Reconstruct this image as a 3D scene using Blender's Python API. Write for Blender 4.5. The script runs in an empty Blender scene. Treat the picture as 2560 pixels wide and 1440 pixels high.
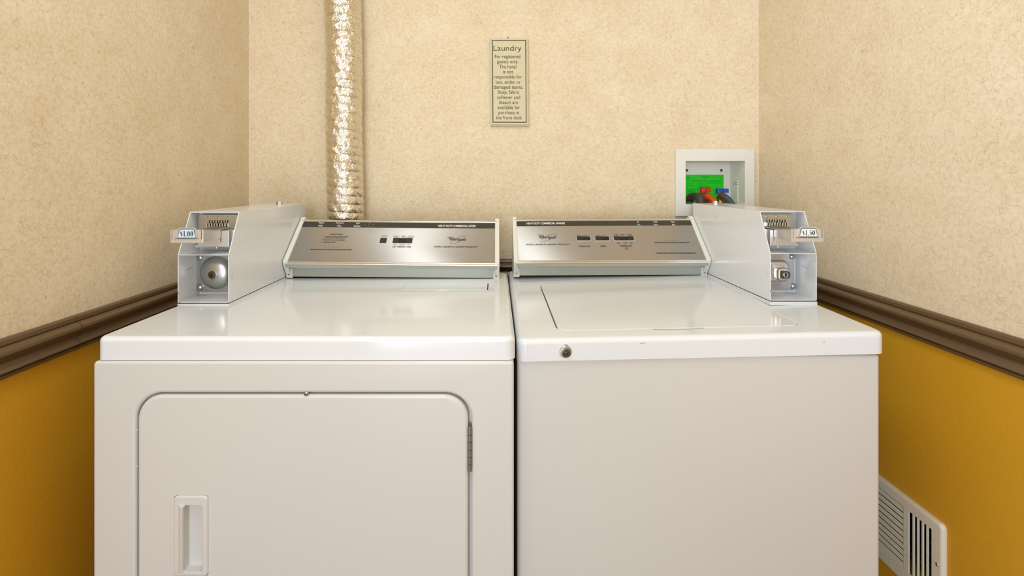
import bpy, bmesh, math, random
from mathutils import Vector, Matrix
random.seed(7)
S = bpy.context.scene
COL = S.collection

# ------------------------------------------------------------------ camera, light, exposure
ZC = 1.193                       # lens height above the floor
F_PX, PX0, PY0 = 1230.0, 1240.0, 448.0
cd = bpy.data.cameras.new('camera'); cam = bpy.data.objects.new('camera', cd); COL.objects.link(cam)
cam.location = (0, 0, ZC); cam.rotation_euler = (math.pi/2, 0, 0)
cd.sensor_fit = 'HORIZONTAL'; cd.sensor_width = 36.0; cd.lens = 36.0*F_PX/2560.0
cd.shift_x = (1280-PX0)/2560.0; cd.shift_y = -(720-PY0)/2560.0
cd.clip_start = 0.02
S.camera = cam
S.view_settings.view_transform = 'Standard'; S.view_settings.look = 'None'
S.view_settings.gamma = 1.0; S.view_settings.exposure = 0.2
S.view_settings.use_curve_mapping = False
w = bpy.data.worlds.new('world'); S.world = w; w.use_nodes = True
w.node_tree.nodes['Background'].inputs[0].default_value = (0.86, 0.90, 1.0, 1)
w.node_tree.nodes['Background'].inputs[1].default_value = 0.9

def area(name, loc, aim, sx, sy, power, color):
    l = bpy.data.lights.new(name, 'AREA'); l.shape = 'RECTANGLE'; l.size = sx; l.size_y = sy
    l.energy = power; l.color = color
    o = bpy.data.objects.new(name, l); COL.objects.link(o); o.location = loc
    o.rotation_euler = (Vector(aim)-Vector(loc)).to_track_quat('-Z', 'Y').to_euler()
    return o
# the ceiling fixture's tubes and the light of the corridor through the open doorway behind the camera
area('ceiling_light_tubes', (-0.20, 0.40, 2.375), (-0.20, 0.40, 0), 0.42, 1.15, 9.6, (0.85, 0.94, 1.0))
area('corridor_light', (-0.36, -1.42, 1.10), (0.55, 1.0, 1.10), 0.80, 1.9, 28, (0.80, 0.905, 1.0))

dl = area('cool_wall_fill', (-0.50, -1.40, 1.45), (0.876, 0.50, 1.78), 0.40, 0.9, 3.2, (0.62, 0.76, 1.0))  # added cool fill lamp, narrow spread, to brighten the near right wall
dl.data.spread = math.radians(50)

# ------------------------------------------------------------------ materials
def lin(c):
    return tuple(((v/255)/12.92 if v/255 <= 0.04045 else ((v/255+0.055)/1.055)**2.4) for v in c[:3]) + (1,)
MATS = {}
def mat(name, rgb, rough=0.5, metal=0.0, coat=0.0, var=0.0, vscale=8.0, bump=0.0, bscale=60.0, spec=0.5, bstretch=(1,1,1), **kw):
    m = bpy.data.materials.new(name); m.use_nodes = True; nt = m.node_tree
    p = nt.nodes['Principled BSDF']
    p.inputs['Base Color'].default_value = lin(rgb); p.inputs['Roughness'].default_value = rough
    p.inputs['Metallic'].default_value = metal; p.inputs['Coat Weight'].default_value = coat
    p.inputs['Coat Roughness'].default_value = 0.06
    p.inputs['Specular IOR Level'].default_value = spec
    tc = nt.nodes.new('ShaderNodeTexCoord')
    if var:
        n = nt.nodes.new('ShaderNodeTexNoise'); n.inputs['Scale'].default_value = vscale; n.inputs['Detail'].default_value = 4
        nt.links.new(tc.outputs['Object'], n.inputs['Vector'])
        mx = nt.nodes.new('ShaderNodeMix'); mx.data_type = 'RGBA'; mx.blend_type = 'MIX'
        c = lin(rgb)
        mx.inputs[6].default_value = tuple(v*(1-var) for v in c[:3])+(1,)
        mx.inputs[7].default_value = tuple(min(1, v*(1+var)) for v in c[:3])+(1,)
        nt.links.new(n.outputs['Fac'], mx.inputs[0]); nt.links.new(mx.outputs[2], p.inputs['Base Color'])
    if bump:
        mp = nt.nodes.new('ShaderNodeMapping'); mp.inputs['Scale'].default_value = bstretch
        nt.links.new(tc.outputs['Object'], mp.inputs['Vector'])
        n = nt.nodes.new('ShaderNodeTexNoise'); n.inputs['Scale'].default_value = bscale; n.inputs['Detail'].default_value = 3
        nt.links.new(mp.outputs[0], n.inputs['Vector'])
        b = nt.nodes.new('ShaderNodeBump'); b.inputs['Strength'].default_value = bump; b.inputs['Distance'].default_value = 0.002
        nt.links.new(n.outputs['Fac'], b.inputs['Height']); nt.links.new(b.outputs[0], p.inputs['Normal'])
    for k, v in kw.items(): p.inputs[k.replace('_', ' ')].default_value = v
    MATS[name] = m
    return m

M_ENAMEL = mat('white_enamel', (230, 232, 236), 0.15, coat=0.25, var=0.012, vscale=3, spec=0.45)
M_ENAMEL_FRONT = mat('white_enamel_front', (214, 212, 209), 0.30, var=0.012, vscale=3, bump=0.02, bscale=25)
M_BOX = mat('painted_box_white', (228, 229, 230), 0.22, coat=0.15, var=0.012, vscale=6, bump=0.015, bscale=14)
M_CAP = mat('cream_end_cap_paint', (232, 230, 220), 0.35)
M_PLASTIC = mat('off_white_plastic', (232, 228, 218), 0.4)
M_GAP = mat('dark_gap', (40, 34, 28), 0.8)
M_CHIP = mat('bare_chipped_metal', (62, 56, 52), 0.7)
M_DIRT = mat('grey_scuff', (150, 143, 132), 0.8)
M_CHROME = mat('chrome', (225, 222, 215), 0.10, metal=1.0)
M_SATIN = mat('satin_zinc', (190, 186, 178), 0.30, metal=0.95, bump=0.08, bscale=300)
M_VAULT = mat('cast_zinc', (186, 186, 184), 0.26, metal=0.95, bump=0.05, bscale=120)
M_SLIDE = mat('polished_slide_steel', (216, 212, 207), 0.34, metal=0.65, bump=0.03, bscale=200)
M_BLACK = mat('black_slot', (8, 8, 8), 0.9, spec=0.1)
M_BUTTON = mat('black_plastic', (22, 21, 21), 0.5)
M_BUTTON2 = mat('black_plastic_raised', (38, 36, 35), 0.5)
M_BAND = mat('charcoal_band', (62, 58, 52), 0.35)
M_INK = mat('black_print', (36, 32, 30), 0.6)
M_INKLT = mat('grey_print', (140, 112, 100), 0.6)
M_WHITEINK = mat('white_print', (240, 238, 232), 0.5)
M_ORANGE = mat('orange_lens', (215, 105, 40), 0.3)
M_BRASS = mat('aged_brass', (168, 120, 62), 0.35, metal=0.9, var=0.25, vscale=90)
M_RED = mat('red_plastic', (212, 28, 22), 0.35)
M_BLUE = mat('blue_plastic', (14, 82, 178), 0.35)
M_REDHOSE = mat('orange_red_rubber', (232, 72, 24), 0.4)
M_BLUEHOSE = mat('slate_rubber', (70, 88, 98), 0.4)
M_BLACKHOSE = mat('black_rubber', (62, 54, 50), 0.42, var=0.2, vscale=30)
M_GREEN = mat('fluorescent_green_paper', (18, 214, 18), 0.7)
M_SIGN = mat('khaki_sign_board', (212, 201, 164), 0.45, var=0.02, vscale=20)
M_SIGNINK = mat('sign_brown_black', (52, 42, 32), 0.6)
M_TAGBLUE = mat('pale_blue_card', (206, 226, 240), 0.5)
M_TAGWHITE = mat('white_card', (238, 238, 240), 0.5)
M_TAGEDGE = mat('navy_print', (28, 74, 112), 0.5)
M_GREYTRIM = mat('grey_green_painted_steel', (178, 180, 170), 0.32, metal=0.35, var=0.06, vscale=5)
M_VENT = mat('beige_vent_enamel', (226, 219, 202), 0.35, var=0.03, vscale=30)
M_DUCTDARK = mat('dark_inside', (16, 16, 18), 0.9)
M_FLOOR = mat('brown_floor_tile', (120, 96, 72), 0.4, var=0.1, vscale=12)
M_CEIL = mat('ceiling_white', (232, 222, 200), 0.8, var=0.02)
M_HINGE = mat('hinge_steel', (150, 146, 138), 0.38, metal=0.7)
M_LOCKDARK = mat('lock_steel_dark', (104, 94, 80), 0.35, metal=0.9)
M_SEAMGREY = mat('grey_seam', (150, 144, 138), 0.6)

# brushed steel: fine grain along X and anisotropic gloss across it
def brushed(name, rgb, rough, aniso=0.75):
    m = mat(name, rgb, rough, metal=0.92)
    nt = m.node_tree; p = nt.nodes['Principled BSDF']
    tc = nt.nodes.new('ShaderNodeTexCoord'); mp = nt.nodes.new('ShaderNodeMapping')
    mp.inputs['Scale'].default_value = (2.0, 900, 900)
    n = nt.nodes.new('ShaderNodeTexNoise'); n.inputs['Scale'].default_value = 1.0; n.inputs['Detail'].default_value = 2
    nt.links.new(tc.outputs['Object'], mp.inputs['Vector']); nt.links.new(mp.outputs[0], n.inputs['Vector'])
    b = nt.nodes.new('ShaderNodeBump'); b.inputs['Strength'].default_value = 0.05; b.inputs['Distance'].default_value = 0.0004
    nt.links.new(n.outputs['Fac'], b.inputs['Height']); nt.links.new(b.outputs[0], p.inputs['Normal'])
    t = nt.nodes.new('ShaderNodeTangent'); t.direction_type = 'UV_MAP'; t.uv_map = 'grain'
    p.inputs['Anisotropic'].default_value = aniso
    nt.links.new(t.outputs[0], p.inputs['Tangent'])
    p.inputs['Anisotropic Rotation'].default_value = ANISO_ROT
    return m
ANISO_ROT = 0.25
M_STEEL = brushed('brushed_steel', (198, 193, 187), 0.50, .93)
M_TRIMBAR = mat('bright_trim', (222, 214, 202), 0.22, metal=0.8)

def wallpaper():
    m = bpy.data.materials.new('curled_fibre_wallpaper'); m.use_nodes = True; nt = m.node_tree
    N = nt.nodes.new; L = nt.links.new; p = nt.nodes['Principled BSDF']
    p.inputs['Roughness'].default_value = 0.62; p.inputs['Specular IOR Level'].default_value = 0.25
    tc = N('ShaderNodeTexCoord')
    def noise(scale, detail=2, off=0):
        mp = N('ShaderNodeMapping'); mp.inputs['Location'].default_value = (off, off*1.7, off*.6)
        n = N('ShaderNodeTexNoise'); n.inputs['Scale'].default_value = scale; n.inputs['Detail'].default_value = detail
        L(tc.outputs['Object'], mp.inputs['Vector']); L(mp.outputs[0], n.inputs['Vector']); return n
    def math_(op, a, b=None, c=None):
        n = N('ShaderNodeMath'); n.operation = op
        for i, v in enumerate((a, b, c)):
            if v is None: continue
            if isinstance(v, (int, float)): n.inputs[i].default_value = v
            else: L(v, n.inputs[i])
        return n.outputs[0]
    def rng(x, a, b, c=0, d=1):
        n = N('ShaderNodeMapRange'); n.inputs[1].default_value = a; n.inputs[2].default_value = b
        n.inputs[3].default_value = c; n.inputs[4].default_value = d; L(x, n.inputs[0]); return n.outputs[0]
    # a slightly bent space, so that the arcs are not perfect circles
    wn = noise(34, 2, 3)
    sub = N('ShaderNodeVectorMath'); sub.operation = 'SUBTRACT'; sub.inputs[1].default_value = (.5, .5, .5); L(wn.outputs['Color'], sub.inputs[0])
    sc = N('ShaderNodeVectorMath'); sc.operation = 'SCALE'; sc.inputs['Scale'].default_value = 0.022; L(sub.outputs[0], sc.inputs[0])
    ad = N('ShaderNodeVectorMath'); ad.operation = 'ADD'; L(tc.outputs['Object'], ad.inputs[0]); L(sc.outputs[0], ad.inputs[1])
    lines = None
    for k, (s, r0, wd, thr, ns) in enumerate(((34, .36, .018, .53, 60), (48, .38, .022, .53, 75), (26, .42, .014, .54, 50), (66, .36, .030, .53, 90), (42, .25, .022, .55, 70),
                                              (30, .30, .016, .54, 55), (56, .42, .024, .53, 80))):
        mp = N('ShaderNodeMapping'); mp.inputs['Location'].default_value = (k*1.37+.2, k*.71, k*2.3+.4)
        mp.inputs['Rotation'].default_value = (.3*k, .5*k, .2*k)
        v = N('ShaderNodeTexVoronoi'); v.inputs['Scale'].default_value = s
        L(ad.outputs[0], mp.inputs['Vector']); L(mp.outputs[0], v.inputs['Vector'])
        d = math_('ABSOLUTE', math_('SUBTRACT', v.outputs['Distance'], r0))
        ln = rng(d, 0, wd, 1, 0)
        msk = rng(noise(ns, 1, 7+k*5).outputs['Fac'], thr-.02, thr+.05, 0, 1)
        e = math_('MULTIPLY', ln, msk)
        lines = e if lines is None else math_('MAXIMUM', lines, e)
    n1 = noise(9, 5, 1); n2 = noise(140, 3, 2)
    mx = N('ShaderNodeMix'); mx.data_type = 'RGBA'
    mx.inputs[6].default_value = lin((222, 201, 166)); mx.inputs[7].default_value = lin((238, 222, 194))
    f = math_('ADD', math_('MULTIPLY', rng(n1.outputs['Fac'], .3, .7), .45), math_('MULTIPLY', rng(n2.outputs['Fac'], .36, .64), .55))
    L(f, mx.inputs[0])
    m2 = N('ShaderNodeMix'); m2.data_type = 'RGBA'; L(mx.outputs[2], m2.inputs[6]); m2.inputs[7].default_value = lin((160, 128, 90))
    L(math_('MULTIPLY', lines, 0.40), m2.inputs[0]); L(m2.outputs[2], p.inputs['Base Color'])
    b = N('ShaderNodeBump'); b.inputs['Strength'].default_value = .25; b.inputs['Distance'].default_value = .0008
    L(math_('ADD', lines, n2.outputs['Fac']), b.inputs['Height']); L(b.outputs[0], p.inputs['Normal'])
    return m
M_PAPER = wallpaper()
M_MUSTARD = mat('mustard_orange_peel_paint', (212, 157, 38), 0.36, var=0.05, vscale=5, bump=0.20, bscale=130, spec=.4)
M_RAIL = mat('bronze_brown_gloss_paint', (98, 74, 48), 0.22, var=0.05, vscale=10, spec=.6)

def foil():
    m = mat('aluminium_foil_duct', (232, 224, 208), 0.20, metal=1.0)
    nt = m.node_tree; p = nt.nodes['Principled BSDF']
    tc = nt.nodes.new('ShaderNodeTexCoord')
    prev = None
    for sc_, st, dist in ((48, .8, .0042), (170, .7, .0016)):
        n = nt.nodes.new('ShaderNodeTexVoronoi'); n.inputs['Scale'].default_value = sc_; n.distance = 'EUCLIDEAN'
        d = nt.nodes.new('ShaderNodeTexNoise'); d.inputs['Scale'].default_value = sc_*.6
        mp = nt.nodes.new('ShaderNodeMixRGB'); mp.inputs[0].default_value = .02
        nt.links.new(tc.outputs['Object'], d.inputs['Vector'])
        nt.links.new(tc.outputs['Object'], mp.inputs[1]); nt.links.new(d.outputs['Color'], mp.inputs[2])
        nt.links.new(mp.outputs[0], n.inputs['Vector'])
        b = nt.nodes.new('ShaderNodeBump'); b.inputs['Strength'].default_value = st; b.inputs['Distance'].default_value = dist
        nt.links.new(n.outputs['Distance'], b.inputs['Height'])
        if prev: nt.links.new(prev, b.inputs['Normal'])
        prev = b.outputs[0]
    nt.links.new(prev, p.inputs['Normal'])
    return m
M_FOIL = foil()

# ------------------------------------------------------------------ building helpers
def tag(o, label=None, cat=None, group=None, kind=None):
    if label: o['label'] = label
    if cat: o['category'] = cat
    if group: o['group'] = group
    if kind: o['kind'] = kind
    return o
def thing(name, loc, label, cat, group=None):
    o = bpy.data.objects.new(name, None); COL.objects.link(o); o.location = loc
    o.empty_display_size = .05
    return tag(o, label, cat, group)
ORG = {}
def obj(name, bm, mats, parent=None, origin=None, label=None, smooth=35, recalc=True, wn=True):
    """bm is in room coordinates; parts keep the origin of their thing."""
    if not isinstance(mats, (list, tuple)): mats = [mats]
    if parent is not None:
        org = ORG.get(parent.name, Vector(parent.location)); 
    else: org = Vector(origin) if origin else Vector((0, 0, 0))
    if recalc: bmesh.ops.recalc_face_normals(bm, faces=bm.faces)
    bmesh.ops.translate(bm, verts=bm.verts, vec=-org)
    me = bpy.data.meshes.new(name); bm.to_mesh(me); bm.free()
    for m in mats: me.materials.append(m)
    me.polygons.foreach_set('use_smooth', [True]*len(me.polygons))
    me.set_sharp_from_angle(angle=math.radians(smooth))
    o = bpy.data.objects.new(name, me); COL.objects.link(o)
    if parent is not None: o.parent = parent
    else: o.location = org
    ORG[o.name] = org
    if label: o['label'] = label
    if wn:
        m_ = o.modifiers.new('weighted_normals', 'WEIGHTED_NORMAL'); m_.keep_sharp = True; m_.weight = 80
    return o
def NB(): return bmesh.new()
def box(bm, x0, x1, y0, y1, z0, z1, bev=0.0, mi=0, seg=2, xf=None):
    r = bmesh.ops.create_cube(bm, size=1.0); vs = r['verts']
    for v in vs:
        v.co = Vector(((x0+x1)/2+v.co.x*(x1-x0), (y0+y1)/2+v.co.y*(y1-y0), (z0+z1)/2+v.co.z*(z1-z0)))
    fs = list({f for v in vs for f in v.link_faces})
    for f in fs: f.material_index = mi
    if bev > 0:
        es = list({e for v in vs for e in v.link_edges})
        r = bmesh.ops.bevel(bm, geom=es+vs, offset=bev, segments=seg, affect='EDGES', profile=.5)
        vs = list({v for f in r['faces'] for v in f.verts} | {v for v in vs if v.is_valid})
        for f in r['faces']: f.material_index = mi
    if xf:
        for v in vs:
            if v.is_valid: v.co = xf(v.co)
def prism(bm, pts, x0, x1, bev=0.0, mi=0, mp=None, seg=2):
    """polygon pts (a,b) swept along the first axis; mp(x,a,b)->co"""
    mp = mp or (lambda x, a, b: Vector((x, a, b)))
    A = [bm.verts.new(mp(x0, a, b)) for a, b in pts]; B = [bm.verts.new(mp(x1, a, b)) for a, b in pts]
    fs = [bm.faces.new(A), bm.faces.new(B[::-1])]
    n = len(pts)
    for i in range(n): fs.append(bm.faces.new((A[i], B[i], B[(i+1) % n], A[(i+1) % n])))
    for f in fs: f.material_index = mi
    if bev > 0:
        bmesh.ops.recalc_face_normals(bm, faces=fs)
        es = list({e for f in fs for e in f.edges})
        r = bmesh.ops.bevel(bm, geom=es+A+B, offset=bev, segments=seg, affect='EDGES', profile=.5)
        for f in r['faces']: f.material_index = mi
def rr(u0, u1, v0, v1, r, n=6):
    if not isinstance(r, (tuple, list)): r = (r,)*4      # corners: (u1,v1) (u0,v1) (u0,v0) (u1,v0)
    out = []
    for k, (cu, cv, a0) in enumerate(((u1, v1, 0), (u0, v1, 90), (u0, v0, 180), (u1, v0, 270))):
        q = max(r[k], 1e-5)
        cx = cu-q if cu == u1 else cu+q; cy = cv-q if cv == v1 else cv+q
        for i in range(n+1):
            a = math.radians(a0+90*i/n); out.append((cx+q*math.cos(a), cy+q*math.sin(a)))
    return out
def ring(bm, pts, w_, mp): return [bm.verts.new(mp(u, v, w_)) for u, v in pts]
def bridge(bm, A, B, mi=0):
    n = len(A)
    for i in range(n):
        f = bm.faces.new((A[i], A[(i+1) % n], B[(i+1) % n], B[i])); f.material_index = mi
def slab(bm, u0, u1, v0, v1, r, w0, w1, bev, mp, holes=(), seg=4, n=8, mi=0, back=True):
    """rounded-rectangle slab, its edge at w1 rounded by bev, with optional rounded holes.
       hole: (u0,u1,v0,v1,r, depth, rim, floor?)"""
    if not isinstance(r, (tuple, list)): r = (r,)*4
    L0 = ring(bm, rr(u0, u1, v0, v1, r, n), w0, mp)
    if back:
        f = bm.faces.new(L0); f.material_index = mi
    prev = L0
    for i in range(seg+1):
        a = math.pi/2*i/seg; off = bev*(1-math.cos(a)); ww = w1-bev+bev*math.sin(a)
        cur = ring(bm, rr(u0+off, u1-off, v0+off, v1-off, tuple(max(q-off, 1e-4) for q in r), n), ww, mp)
        bridge(bm, prev, cur, mi); prev = cur
        if bev == 0: break
    if not holes:
        f = bm.faces.new(prev); f.material_index = mi; return
    edges = [bm.edges.get((prev[i], prev[(i+1) % len(prev)])) for i in range(len(prev))]
    for (a0, a1, b0, b1, hr, dep, rim, flo) in holes:
        p2 = None; first = None
        for i in range(4):
            t = math.pi/2*i/3; off = rim*(1-math.sin(t)); ww = w1-rim*(1-math.cos(t))
            c = ring(bm, rr(a0-off, a1+off, b0-off, b1+off, hr+off, n), ww, mp)
            if p2: bridge(bm, p2, c, mi)
            else: first = c
            p2 = c
            if rim == 0: break
        bot = ring(bm, rr(a0, a1, b0, b1, hr, n), w1-dep, mp); bridge(bm, p2, bot, mi)
        if flo: f = bm.faces.new(bot); f.material_index = mi
        edges += [bm.edges.get((first[i], first[(i+1) % len(first)])) for i in range(len(first))]
    r_ = bmesh.ops.triangle_fill(bm, use_beauty=True, use_dissolve=False, edges=edges)
    for g in r_['geom']:
        if isinstance(g, bmesh.types.BMFace): g.material_index = mi
def lathe(bm, prof, c, axis, n=24, mi=0, cap=True):
    """prof: list of (radius, height along axis)"""
    ax = Vector(axis).normalized(); t = ax.orthogonal().normalized(); b = ax.cross(t)
    prev = None; c = Vector(c)
    for k, (r, h) in enumerate(prof):
        cur = [bm.verts.new(c+ax*h+(t*math.cos(2*math.pi*i/n)+b*math.sin(2*math.pi*i/n))*max(r, 1e-5)) for i in range(n)]
        if prev:
            bridge(bm, prev, cur, mi)
        elif cap:
            f = bm.faces.new(cur); f.material_index = mi
        prev = cur
    if cap: f = bm.faces.new(prev); f.material_index = mi
def tube(bm, pts, r, n=14, mi=0):
    P = [Vector(p) for p in pts]
    # Catmull-Rom resampling
    Q = []
    for i in range(len(P)-1):
        a, b, c, d = P[max(i-1, 0)], P[i], P[i+1], P[min(i+2, len(P)-1)]
        for k in range(8):
            t = k/8; Q.append(.5*((2*b)+(c-a)*t+(2*a-5*b+4*c-d)*t*t+(3*b-a-3*c+d)*t**3))
    Q.append(P[-1]); prev = None; up = None
    for i, q in enumerate(Q):
        d = (Q[min(i+1, len(Q)-1)]-Q[max(i-1, 0)]).normalized()
        t = d.orthogonal().normalized() if up is None else (up-d*up.dot(d)).normalized()
        up = t; b = d.cross(t)
        rad = r(i/(len(Q)-1)) if callable(r) else r
        cur = [bm.verts.new(q+(t*math.cos(2*math.pi*k/n)+b*math.sin(2*math.pi*k/n))*rad) for k in range(n)]
        if prev: bridge(bm, prev, cur, mi)
        else: bm.faces.new(cur).material_index = mi
        prev = cur
    bm.faces.new(prev).material_index = mi
def disc(bm, c, axis, r, h, n=16, mi=0): lathe(bm, [(r, 0), (r, h)], c, axis, n, mi)
def screw(bm, c, axis, r, slot=True):
    ax = Vector(axis).normalized(); c = Vector(c)
    lathe(bm, [(r, 0), (r, r*.25), (r*.85, r*.5), (r*.5, r*.68), (0, r*.74)], c, axis, 18, 0)
    if slot:
        t = Vector((1, 0, .5)); t = (t-ax*t.dot(ax)).normalized(); b = ax.cross(t)
        q = [bm.verts.new(c+ax*(r*.78)+t*(i*r*.8)+b*(j*r*.13)) for i, j in ((-1, -1), (1, -1), (1, 1), (-1, 1))]
        bm.faces.new(q).material_index = 1

# lettering: the built-in font turned into flat mesh, fitted to a width and a cap height
_tc = {}
def glyphs(s, off=0.0, shear=0.0, space=1.0):
    key = (s, off, shear, space)
    if key in _tc: return _tc[key]
    cu = bpy.data.curves.new('t', 'FONT'); cu.body = s; cu.offset = off; cu.shear = shear; cu.space_character = space
    cu.resolution_u = 4
    o = bpy.data.objects.new('t', cu); COL.objects.link(o)
    dg = bpy.context.evaluated_depsgraph_get()
    me = bpy.data.meshes.new_from_object(o.evaluated_get(dg))
    vs = [(v.co.x, v.co.y) for v in me.vertices]; fs = [tuple(p.vertices) for p in me.polygons]
    bpy.data.objects.remove(o); bpy.data.curves.remove(cu); bpy.data.meshes.remove(me)
    x0 = min(v[0] for v in vs); x1 = max(v[0] for v in vs)
    _tc[key] = ([((v[0]-x0)/(x1-x0), v[1]) for v in vs], fs, x1-x0)
    return _tc[key]
CAPH = None
def text(bm, s, cu, cv, width, cap, mp, w_=0.0, off=0.0, shear=0.0, space=1.0, mi=0, wide=None):
    """centred at cu; cv is the middle of the capitals"""
    global CAPH
    if CAPH is None:
        CAPH = max(v[1] for v in glyphs('H')[0])
    vs, fs, wd = glyphs(s, off, shear, space)
    if width is None: width = wd*cap/CAPH*(wide or 1)
    V = [bm.verts.new(mp(cu-width/2+x*width, cv-cap/2+y*cap/CAPH, w_)) for x, y in vs]
    for f in fs:
        try: bm.faces.new([V[i] for i in f]).material_index = mi
        except ValueError: pass
def quad(bm, pts, w_, mp, mi=0):
    bm.faces.new([bm.verts.new(mp(u, v, w_)) for u, v in pts]).material_index = mi
def stroke(bm, pts, wd, w_, mp, mi=0, closed=False):
    n = len(pts); L, R = [], []
    for i, p in enumerate(pts):
        a = pts[(i-1) % n] if closed else pts[max(i-1, 0)]; b = pts[(i+1) % n] if closed else pts[min(i+1, n-1)]
        d = Vector((b[0]-a[0], b[1]-a[1])); d = d.normalized() if d.length else Vector((1, 0)); nn = Vector((-d.y, d.x))
        k = wd(i/(n-1))/2 if callable(wd) else wd/2
        L.append(bm.verts.new(mp(p[0]+nn.x*k, p[1]+nn.y*k, w_))); R.append(bm.verts.new(mp(p[0]-nn.x*k, p[1]-nn.y*k, w_)))
    for i in range(n if closed else n-1):
        j = (i+1) % n
        bm.faces.new((L[i], L[j], R[j], R[i])).material_index = mi

def at(px, py, y):                       # reading a measured photo position at a known depth
    return Vector(((px-PX0)*y/F_PX, y, ZC-(py-PY0)*y/F_PX))
Z = lambda rel: ZC+rel

# ------------------------------------------------------------------ the room
XL, XR, YB, YF, H = -0.824, 0.876, 1.640, -1.50, 2.44
ZR = Z(-0.300)                            # where paper meets paint, behind the chair rail
def shell(name, parts, ms):
    b = NB()
    for (x0, x1, y0, y1, z0, z1, mi) in parts: box(b, x0, x1, y0, y1, z0, z1, 0, mi)
    return tag(obj(name, b, ms, smooth=20), kind='structure')
shell('floor', [(XL-.1, XR+.1, YF-.1, YB+.2, -.1, 0, 0)], [M_FLOOR])
shell('ceiling', [(XL-.1, XR+.1, YF-.1, YB+.2, H, H+.1, 0)], [M_CEIL])
shell('wall_left', [(XL-.1, XL, YF, YB, 0, ZR, 1), (XL-.1, XL, YF, YB, ZR, H, 0)], [M_PAPER, M_MUSTARD])
VY0, VY1, VZ0, VZ1 = 0.975, 1.262, Z(-.835), Z(-.690)      # opening behind the floor register
shell('wall_right', [(XR, XR+.1, YF, YB, ZR, H, 0), (XR, XR+.1, YF, VY0, 0, ZR, 1), (XR, XR+.1, VY1, YB, 0, ZR, 1),
                     (XR, XR+.1, VY0, VY1, 0, VZ0, 1), (XR, XR+.1, VY0, VY1, VZ1, ZR, 1)], [M_PAPER, M_MUSTARD])
HX0, HX1, HZ0, HZ1 = .622, .830, Z(-.088), Z(.067)       # opening for the recessed water box
shell('wall_back', [(XL, XR, YB, YB+.15, 0, ZR, 1), (XL, XR, YB, YB+.15, ZR, HZ0, 0), (XL, HX0, YB, YB+.15, HZ0, HZ1, 0),
                    (HX1, XR, YB, YB+.15, HZ0, HZ1, 0), (XL, XR, YB, YB+.15, HZ1, H, 0)], [M_PAPER, M_MUSTARD])
shell('wall_front', [(XL, -.75, YF-.1, YF, 0, H, 0), (.10, XR, YF-.1, YF, 0, H, 0), (-.75, .10, YF-.1, YF, 2.05, H, 0)], [M_PAPER])

# chair rail: bead, bulge, undercut, flare, groove, lower bead
RAIL = [(0, 0), (.005, 0), (.009, -.003), (.0105, -.0095), (.0085, -.0110), (.0105, -.0125), (.0165, -.0150), (.0205, -.0195), (.0215, -.0240),
        (.0195, -.0290), (.0145, -.0335), (.0105, -.0375), (.0095, -.0410), (.0110, -.0450), (.0150, -.0500), (.0175, -.0530),
        (.0170, -.0548), (.0095, -.0560), (.0100, -.0575), (.0125, -.0590), (.0130, -.0625), (.0105, -.0655), (.004, -.0680), (0, -.0680)]
RZ = Z(-.2650)
def rail(name, mapf, ls, seams=()):
    b = NB(); rings = []
    for l in ls: rings.append([b.verts.new(mapf(l, d, RZ+z)) for d, z in RAIL])
    n = len(RAIL)
    for A, B in zip(rings[:-1], rings[1:]):
        for i in range(n): b.faces.new((A[i], B[i], B[(i+1) % n], A[(i+1) % n]))
    b.faces.new(rings[0]); b.faces.new(rings[-1][::-1])
    for l in seams:       # filled joint between two lengths
        q = []
        for d, z in RAIL[1:-1]: q.append((mapf(l-.0006, d+.0003, RZ+z), mapf(l+.0006, d+.0003, RZ+z)))
        for (a, a2), (c, c2) in zip(q[:-1], q[1:]):
            f = b.faces.new([b.verts.new(v) for v in (a, a2, c2, c)]); f.material_index = 1
    return tag(obj(name, b, [M_RAIL, M_SEAMDK], smooth=28), kind='structure')
M_SEAMDK = mat('rail_joint_line', (64, 46, 28), .6)
rail('trim_1', lambda l, d, z: Vector((XL+d, l, z)), [YF, 0.95, YB-.02, YB], seams=(.955,))
rail('trim_2', lambda l, d, z: Vector((XR-d, l, z)), [YF, YB])
rail('trim_3', lambda l, d, z: Vector((l, YB-d, z)), [XL, XR])
for nm, mp_ in (('baseboard_left', lambda x, a, b_: Vector((XL+a, x, b_))), ('baseboard_right', lambda x, a, b_: Vector((XR-a, x, b_)))):
    b = NB(); prism(b, [(0, 0), (.012, 0), (.012, .085), (.006, .098), (0, .1)], YF, YB, 0, 0, mp_)
    tag(obj(nm, b, M_RAIL), kind='structure')
b = NB(); prism(b, [(0, 0), (.012, 0), (.012, .085), (.006, .098), (0, .1)], XL, XR, 0, 0, lambda x, a, b_: Vector((x, YB-a, b_)))
tag(obj('baseboard_back', b, M_RAIL), kind='structure')
b = NB()
prism(b, [(0, 0), (.014, 0), (.014, .06), (0, .06)], 0, 2.09, 0, 0, lambda x, a, b_: Vector((-.81+b_, YF+a, x)))
prism(b, [(0, 0), (.014, 0), (.014, .06), (0, .06)], 0, 2.09, 0, 0, lambda x, a, b_: Vector((.10+b_, YF+a, x)))
prism(b, [(0, 0), (.014, 0), (.014, .06), (0, .06)], -.75, .10, 0, 0, lambda x, a, b_: Vector((x, YF+a, 2.05+b_)))
tag(obj('trim_4', b, M_RAIL), kind='structure')

# ceiling fixture (above the frame)
cl = thing('ceiling_light', (-.20, .40, H), 'rectangular white fluorescent ceiling light fixture above the machines', 'ceiling light')
b = NB(); box(b, -.46, .06, -.22, 1.02, H-.055, H, .006); obj('housing', b, M_CEIL, cl)

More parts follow.
